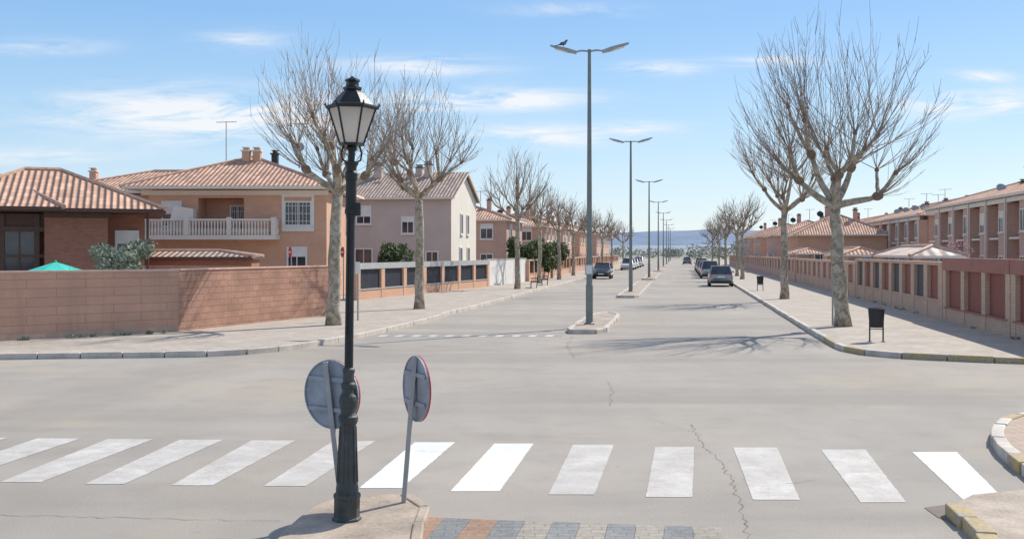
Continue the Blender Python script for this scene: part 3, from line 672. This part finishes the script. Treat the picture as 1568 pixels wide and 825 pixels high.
b=MB(); chimney(b,4.15,3.9,7.2,.42,.95,0,1); chimney(b,4.75,3.9,7.2,.42,.95,0,1); chimney(b,5.6,4.6,7.4,.35,.65,2,2); chimney(b,-6.5,9,6.6,.4,.8,0,1); b.build('chimneys',[M_brO,M_stC,M_dark],e)
b=MB(); antenna(b,2.7,5.0,7.3,2.7,0); antenna(b,6.9,5.0,7.3,2.6,0); antenna(b,6.9,4.9,7.3,1.9,0,1); b.build('antennas',[M_galv],e)
# House C
cD=75; p=AV(-16.3,cD); e=empty('rendered_house',(p.x,p.y,0),-TH)
Wc=9.0; Lc=9.2; ze=6.6; hr=1.9
b=MB(); b.box(-Wc,0,0,Lc,0,ze,0); b.build('walls',[M_stG],e)
b=MB(); b.add([(.003,0,0),(.003,Lc,0),(.003,Lc,ze),(.003,Lc/2,ze+hr),(.003,0,ze)],[(0,1,2,3,4)],0); b.build('gable_wall',[M_stC],e)
b=MB(); b.add([(-Wc-.3,-.45,ze-.15),(.35,-.45,ze-.15),(.35,Lc/2,ze+hr+.08),(-Wc-.3,Lc/2,ze+hr+.08),(-Wc-.3,Lc+.45,ze-.15),(.35,Lc+.45,ze-.15)],[(0,1,2,3),(3,2,5,4)],0)
b.beam((.3,-.45,ze-.22),(.3,Lc/2,ze+hr),.1,.12,1); b.beam((.3,Lc+.45,ze-.22),(.3,Lc/2,ze+hr),.1,.12,1); b.box(-Wc-.3,.25,-.5,-.4,ze-.3,ze-.16,1)
b.build('roof',[M_tileD,M_stC],e)
b=MB(); window(b,-3.2,0,3.9,.8,1.1,0,1,shut=.3); window(b,-6.5,0,4.6,1.0,1.2,0,1,shut=.6); window(b,-1.4,0,1.4,.8,1.1,0,1); window(b,-6.5,0,1.4,1.2,1.3,0,1)
window(b,3.5,.003,3.9,.7,1.4,0,1,axis='x',sgn=1); window(b,5.8,.003,3.9,.7,1.4,0,1,axis='x',sgn=1); window(b,3.2,.003,1.2,.8,1.6,0,1,axis='x',sgn=1); window(b,6,.003,1.2,.8,1.6,0,1,axis='x',sgn=1)
b.build('windows',[M_white,M_glass],e)
b=MB(); chimney(b,-2.6,3.8,7.8,.5,1.3,0,1); chimney(b,-3.4,4.2,7.8,.5,1.1,0,1); chimney(b,-6.5,3.8,7.8,.6,1.3,0,1); antenna(b,-5.2,4,8.2,1.8,1,1); b.build('chimneys',[M_stG,M_dark],e)
def villa(u,D,W,L,ze,h,mw,mt,seed,name='brick_house',side=-1,gable=False):
    r=random.Random(seed); p=AV(u,D); e=empty(name,(p.x,p.y,0),-TH)
    b=MB(); b.box(0,W,0,L,0,ze,0); b.build('walls',[mw],e)
    b=MB(); b.hip(-.5,W+.5,-.5,L+.5,ze+.15,h,0,1,gable=gable); b.build('roof',[mt,M_ridge,M_stC],e)
    b=MB(); n=max(1,int(W/3.2))
    for i in range(n):
        for z in ((1.1,3.7) if ze>4.5 else (1.1,)): window(b,(i+.5)*W/n,0,z,1.0,1.2,0,1,shut=r.choice((0,.3,.5)))
    xs=W if side>0 else 0; n=max(1,int(L/3.2))
    for i in range(n):
        for z in ((1.1,3.7) if ze>4.5 else (1.1,)): window(b,(i+.5)*L/n,xs,z,1.0 if r.random()<.7 else 1.6,1.2,0,1,axis='x',sgn=side,shut=r.choice((0,.3,.5)))
    b.build('windows',[M_white,M_glass],e)
    b=MB(); chimney(b,W*.4,L*.5,ze+h*.75,.45,.9+h*.2,0,1); chimney(b,W*.7,L*.35,ze+h*.5,.4,.9+h*.3,0,1); antenna(b,W*.55,L*.5,ze+h,1.6,1); antenna(b,W*.3,L*.4,ze+h*.7,1.2,1,1); b.build('chimneys',[mw,M_dark],e)
    return e
villa(-22,92,7,9,5.2,1.3,M_brP,M_tile,1,side=1); villa(-21,106,7.5,10,5.0,1.3,M_brO,M_tile,2,side=1); villa(-21,122,7.5,12,5.2,1.4,M_brP,M_tile,3,side=1); villa(-21,142,7.5,14,5.2,1.4,M_brO,M_tile,4,side=1); villa(-21,164,8,30,5.2,1.4,M_brP,M_tile,6,side=1)
villa(-36,72,8,10,5.6,1.6,M_brO,M_tile,9,side=1)
def terrace(u,D,L,W,ze,h,mw,seed,bay=4.2):
    r=random.Random(seed); p=AV(u,D); e=empty('terraced_house',(p.x,p.y,0),-TH)
    b=MB(); b.box(0,W,0,L,0,ze,0)
    n=int(L/bay)
    for i in range(n): b.box(-.7,-.003,i*bay+.1,i*bay+bay*.45,0,ze-.35,0)
    b.build('walls',[mw],e)
    b=MB(); b.hip(-1.0,W+.5,-.5,L+.5,ze+.15,h,0,1); b.build('roof',[M_tile,M_ridge,M_stC],e)
    b=MB(); b.box(-.78,-.71,0,L,ze-.33,ze-.05,0)
    for i in range(n):
        window(b,i*bay+bay*.27,-.7,3.8,.9,1.2,0,1,axis='x',sgn=-1,shut=r.choice((0,.3,.6))); window(b,i*bay+bay*.75,0,3.6,1.1,1.6,0,1,axis='x',sgn=-1,shut=r.choice((0,.3,.6)))
        window(b,i*bay+bay*.27,-.7,1.0,.9,1.2,0,1,axis='x',sgn=-1)
        b.box(-.65,-.06,i*bay+bay*.5,i*bay+bay*.98,3.3,3.42,0); b.tube([(-.85,i*bay+.02,0),(-.85,i*bay+.02,ze)],[.05,.05],6,0)
    window(b,W*.3,0,3.7,1.0,1.2,0,1); window(b,W*.7,0,3.7,1.0,1.2,0,1)
    b.build('windows',[M_stC,M_glass],e)
    b=MB()
    for i in range(n):
        if r.random()<.7: chimney(b,W*.32+r.uniform(-.5,.5),i*bay+r.uniform(.5,3),ze+h*.4,.4,.9,0,1)
        if r.random()<.5: antenna(b,W*.4,i*bay+r.uniform(1,3),ze+h*.7,r.uniform(.9,1.8),2,0)
        if r.random()<.5: antenna(b,W*.2,i*bay+r.uniform(1,3),ze+h*.4,.8,2,1)
    b.build('chimneys',[mw,M_dark,M_galv],e)
terrace(20.6,52,34,10,5.9,1.7,M_brP,1); terrace(20.8,89,30,10,5.6,1.7,M_brP,2)
villa(11.5,104,8.5,9,4.1,2.2,M_brO,M_tile,21,side=-1); villa(11.0,124,8.5,12,4.4,1.8,M_brP,M_tile,22,side=-1); villa(11.0,146,8,14,4.6,1.8,M_brO,M_tile,23,side=-1); villa(11,170,9,30,4.8,1.8,M_brP,M_tile,24,side=-1)
villa(21,128,9,40,5.2,1.8,M_brP,M_tile,25,side=-1)
# ---------------------------------------------------------------- cars
def car(D,u,c,front=False,kind=0,rz=0):
    p=AV(u,D); mp=plain('car_paint',c,rough=.3,metal=.3,var=.05,bmp=0,coat=.6); e=empty('parked_car',(p.x,p.y,0),-TH+(math.pi if front else 0)+rz)
    off=-2.05
    S=[(0,.48,.80,.70),(.04,.32,.90,.79),(.3,.22,.96,.86),(1.0,.2,.97,.885),(2.6,.2,.97,.885),(3.15,.2,.93,.87),(3.8,.25,.80,.82),(4.02,.35,.68,.74),(4.1,.42,.60,.66)]
    b=MB(); vs=[];fs=[]; k=10
    for y,zb,zt,hw in S:
        h=zt-zb
        ring=[(-hw*.9,zb),(hw*.9,zb),(hw*.985,zb+h*.2),(hw,zb+h*.5),(hw*.98,zb+h*.8),(hw*.90,zt),(-hw*.90,zt),(-hw*.98,zb+h*.8),(-hw,zb+h*.5),(-hw*.985,zb+h*.2)]
        vs+=[(x,y+off,z) for x,z in ring]
    for i in range(len(S)-1):
        for j in range(k): fs.append((i*k+j,i*k+(j+1)%k,(i+1)*k+(j+1)%k,(i+1)*k+j)[::-1])
    fs.append(tuple(range(k))); fs.append(tuple(reversed([(len(S)-1)*k+j for j in range(k)])))
    b.add(vs,fs,0)
    b.build('body',[mp],e,smooth=False,bevel=.03)
    rt=1.46 if kind==0 else 1.62
    b=MB()
    bl=[(-.78,.10,.95),(.78,.10,.95),(.77,3.05,.93),(-.77,3.05,.93)]; tp=[(-.62,.5,rt),(.62,.5,rt),(.60,2.15,rt),(-.60,2.15,rt)]
    q=[(x,y+off,z) for x,y,z in bl+tp]; b.add(q,[(0,1,5,4),(1,2,6,5),(2,3,7,6),(3,0,4,7),(4,5,6,7)],0)
    b.build('glazing',[M_glass],e)
    b=MB(); b.box(-.63,.63,.48+off,2.2+off,rt+.001,rt+.045,0)
    for i in range(4): b.beam(q[i],q[i+4],.07,.07,0)
    for s in (-1,1): b.beam((s*.79,1.55+off,.95),(s*.62,1.55+off,rt),.05,.08,0); b.box(s*.95-.09,s*.95+.09,2.55+off,2.7+off,.98,1.1,0); b.beam((s*.62,.5+off,rt+.01),(s*.61,2.15+off,rt+.01),.07,.07,0)
    b.box(-.6,.6,.0+off,.07+off,.45,.62,0)
    b.build('roof_and_pillars',[mp],e,bevel=.02)
    b=MB()
    for s in (-1,1):
        b.box(s*.66-.11,s*.66+.11,-.012+off+.04,.12+off,.66,.98,0)
        b.box(s*.6-.15,s*.6+.15,3.9+off,4.085+off,.58,.72,1)
    b.box(-.26,.26,-.015+off,-.002+off,.66,.77,2); b.box(-.26,.26,4.102+off,4.115+off,.42,.53,2); b.box(-.45,.45,4.09+off,4.101+off,.54,.60,3); b.box(-.74,.74,.0+off,.06+off,.3,.44,3)
    b.build('lights_and_plates',[M_tail,M_chrome,M_white,M_dark],e)
    b=MB()
    for s in (-1,1):
        for y in (.72,3.3):
            b.tube([(s*.70,y+off,.31),(s*.885,y+off,.31)],[.31,.31],18,0); b.tube([(s*.88,y+off,.31),(s*.897,y+off,.31)],[.19,.18],12,1)
    b.build('wheels',[M_tire,M_chrome],e)
    return e
car(77.5,2.85,(.30,.34,.36)); car(101,2.7,(.45,.46,.47),kind=1); car(108,2.7,(.10,.12,.16)); car(115,2.7,(.5,.5,.5)); car(123,2.7,(.3,.05,.05)); car(132,2.7,(.6,.6,.6)); car(142,2.7,(.1,.1,.11),kind=1)
car(99,-7.35,(.03,.04,.06),front=True); car(146,-7.4,(.7,.7,.7),front=True,kind=1); car(154,-7.4,(.55,.56,.58),front=True); car(163,-7.4,(.7,.7,.7),front=True); car(173,-7.4,(.3,.31,.33),front=True); car(184,-7.4,(.7,.7,.7),front=True,kind=1)
car(210,1.2,(.05,.05,.05),front=True)
# ---------------------------------------------------------------- distance
cl=[]; r=random.Random(3)
for i in range(50):
    D=r.uniform(260,420); u=r.uniform(-75,70)
    if abs(u+3)<6: continue
    p=AV(u,D); h=r.uniform(3,6.5); cl.append(((p.x,p.y,h*.6),(r.uniform(2,4),r.uniform(2,4),h*.5)))
for i in range(12):
    D=r.uniform(430,520); p=AV(r.uniform(-16,12),D); h=r.uniform(3,5.5); cl.append(((p.x,p.y,h*.5),(3.5,3,h*.5)))
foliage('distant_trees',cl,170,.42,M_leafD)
cl=[]
for i in range(22):
    D=r.uniform(110,240); u=-17-r.uniform(0,12); p=AV(u,D); h=r.uniform(5,7.5); cl.append(((p.x,p.y,h*.6),(2.2,2.2,h*.42)))
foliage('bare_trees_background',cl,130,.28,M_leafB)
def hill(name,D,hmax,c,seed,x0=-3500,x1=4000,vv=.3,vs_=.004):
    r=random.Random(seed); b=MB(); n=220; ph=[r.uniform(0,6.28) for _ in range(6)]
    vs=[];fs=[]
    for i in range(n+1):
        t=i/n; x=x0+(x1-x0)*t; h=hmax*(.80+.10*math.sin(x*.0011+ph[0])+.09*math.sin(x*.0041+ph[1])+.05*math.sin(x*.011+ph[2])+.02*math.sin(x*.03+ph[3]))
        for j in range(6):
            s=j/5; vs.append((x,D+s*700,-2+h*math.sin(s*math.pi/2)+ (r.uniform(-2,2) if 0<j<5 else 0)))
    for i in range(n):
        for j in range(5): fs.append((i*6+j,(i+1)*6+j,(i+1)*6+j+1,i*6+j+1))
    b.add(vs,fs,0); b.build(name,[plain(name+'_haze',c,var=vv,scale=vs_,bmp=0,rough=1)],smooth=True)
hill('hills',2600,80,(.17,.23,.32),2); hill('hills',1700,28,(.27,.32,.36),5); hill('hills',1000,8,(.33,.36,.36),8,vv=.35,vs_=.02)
# ---------------------------------------------------------------- light
el=math.radians(43); az=math.radians(47)
sd=Vector((math.sin(az)*math.cos(el),math.cos(az)*math.cos(el),math.sin(el)))
l=bpy.data.lights.new('sun','SUN'); l.energy=4.8; l.angle=math.radians(.5); l.color=(1,.94,.845)
lo=bpy.data.objects.new('sun',l); scene.collection.objects.link(lo); lo.rotation_euler=sd.to_track_quat('Z','Y').to_euler(); lo.location=(0,0,40)
w=bpy.data.worlds.new('World'); scene.world=w; w.use_nodes=True; nt=w.node_tree; bg=nt.nodes['Background']; bg.inputs[1].default_value=.15
sky=nt.nodes.new('ShaderNodeTexSky'); sky.sky_type='NISHITA'; sky.sun_disc=False; sky.sun_elevation=el; sky.sun_rotation=az; sky.air_density=1.0; sky.dust_density=.5; sky.ozone_density=2.0
tc=nt.nodes.new('ShaderNodeTexCoord'); sp=nt.nodes.new('ShaderNodeSeparateXYZ'); nt.links.new(tc.outputs['Generated'],sp.inputs[0])
def M(op,*a):
    n=nt.nodes.new('ShaderNodeMath'); n.operation=op
    for i,x in enumerate(a):
        if isinstance(x,(int,float)): n.inputs[i].default_value=x
        else: nt.links.new(x,n.inputs[i])
    return n.outputs[0]
def wmix(f,a,bb):
    mx=nt.nodes.new('ShaderNodeMix'); mx.data_type='RGBA'
    for s,v in ((0,f),(6,a),(7,bb)):
        if isinstance(v,float): mx.inputs[s].default_value=v
        elif isinstance(v,tuple): mx.inputs[s].default_value=v
        else: nt.links.new(v,mx.inputs[s])
    return mx.outputs[2]
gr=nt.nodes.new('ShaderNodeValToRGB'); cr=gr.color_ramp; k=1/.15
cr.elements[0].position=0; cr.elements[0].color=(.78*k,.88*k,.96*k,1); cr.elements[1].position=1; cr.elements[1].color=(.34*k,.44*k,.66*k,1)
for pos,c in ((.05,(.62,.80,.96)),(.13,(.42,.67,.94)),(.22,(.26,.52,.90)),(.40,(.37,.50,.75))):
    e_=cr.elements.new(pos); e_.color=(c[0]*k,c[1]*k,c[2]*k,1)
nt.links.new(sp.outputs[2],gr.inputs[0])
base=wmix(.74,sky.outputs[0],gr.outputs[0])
ay=M('MAXIMUM',M('ABSOLUTE',sp.outputs[1]),.05); A=M('DIVIDE',sp.outputs[0],ay); E=M('DIVIDE',sp.outputs[2],ay)
cb=nt.nodes.new('ShaderNodeCombineXYZ'); nt.links.new(M('MULTIPLY',A,9),cb.inputs[0]); nt.links.new(M('MULTIPLY',E,55),cb.inputs[1]); nt.links.new(M('MULTIPLY',A,2),cb.inputs[2])
nz=nt.nodes.new('ShaderNodeTexNoise'); nz.inputs['Scale'].default_value=1.0; nz.inputs['Detail'].default_value=8; nz.inputs['Roughness'].default_value=.66; nz.inputs['Distortion'].default_value=.6; nt.links.new(cb.outputs[0],nz.inputs['Vector'])
tot=0.0
for px,py,wx,wy,k2 in ((280,175,180,36,1.2),(420,190,120,30,.9),(745,153,130,16,1.3),(820,208,90,16,1.2),(640,102,110,14,.9),(1510,160,130,20,1.2),(1010,106,60,10,.9),(372,62,60,14,.6),(985,198,60,10,1.0),(1500,118,50,9,.7),(60,72,90,12,.5),(50,240,120,12,.6),(900,15,120,10,.4),(1200,95,90,9,.6),(640,155,60,12,.8)):
    a=(px-784)/F; ee=(386-py)/F
    d=M('ADD',M('POWER',M('ABSOLUTE',M('DIVIDE',M('SUBTRACT',A,a),wx/F)),2),M('POWER',M('ABSOLUTE',M('DIVIDE',M('SUBTRACT',E,ee),wy/F)),2))
    g=M('MULTIPLY',M('EXPONENT',M('MULTIPLY',d,-1.0)),k2); tot=M('ADD',g,tot)
cl=M('MULTIPLY',M('MINIMUM',tot,1.2),M('MULTIPLY',M('SUBTRACT',nz.outputs['Fac'],.38),5.0))
cl=M('MINIMUM',M('MAXIMUM',cl,0.0),.9)
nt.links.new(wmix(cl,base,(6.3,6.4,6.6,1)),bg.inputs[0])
scene.view_settings.view_transform='Standard'; scene.view_settings.look='None'; scene.view_settings.exposure=0
cam=bpy.data.cameras.new('camera'); co=bpy.data.objects.new('camera',cam); scene.collection.objects.link(co); co.location=(0,0,CH); co.rotation_euler=(math.pi/2,0,0)
cam.sensor_width=36; cam.lens=36*F/1568; cam.shift_y=-26.5/1568; cam.clip_end=12000; cam.clip_start=.1; scene.camera=co
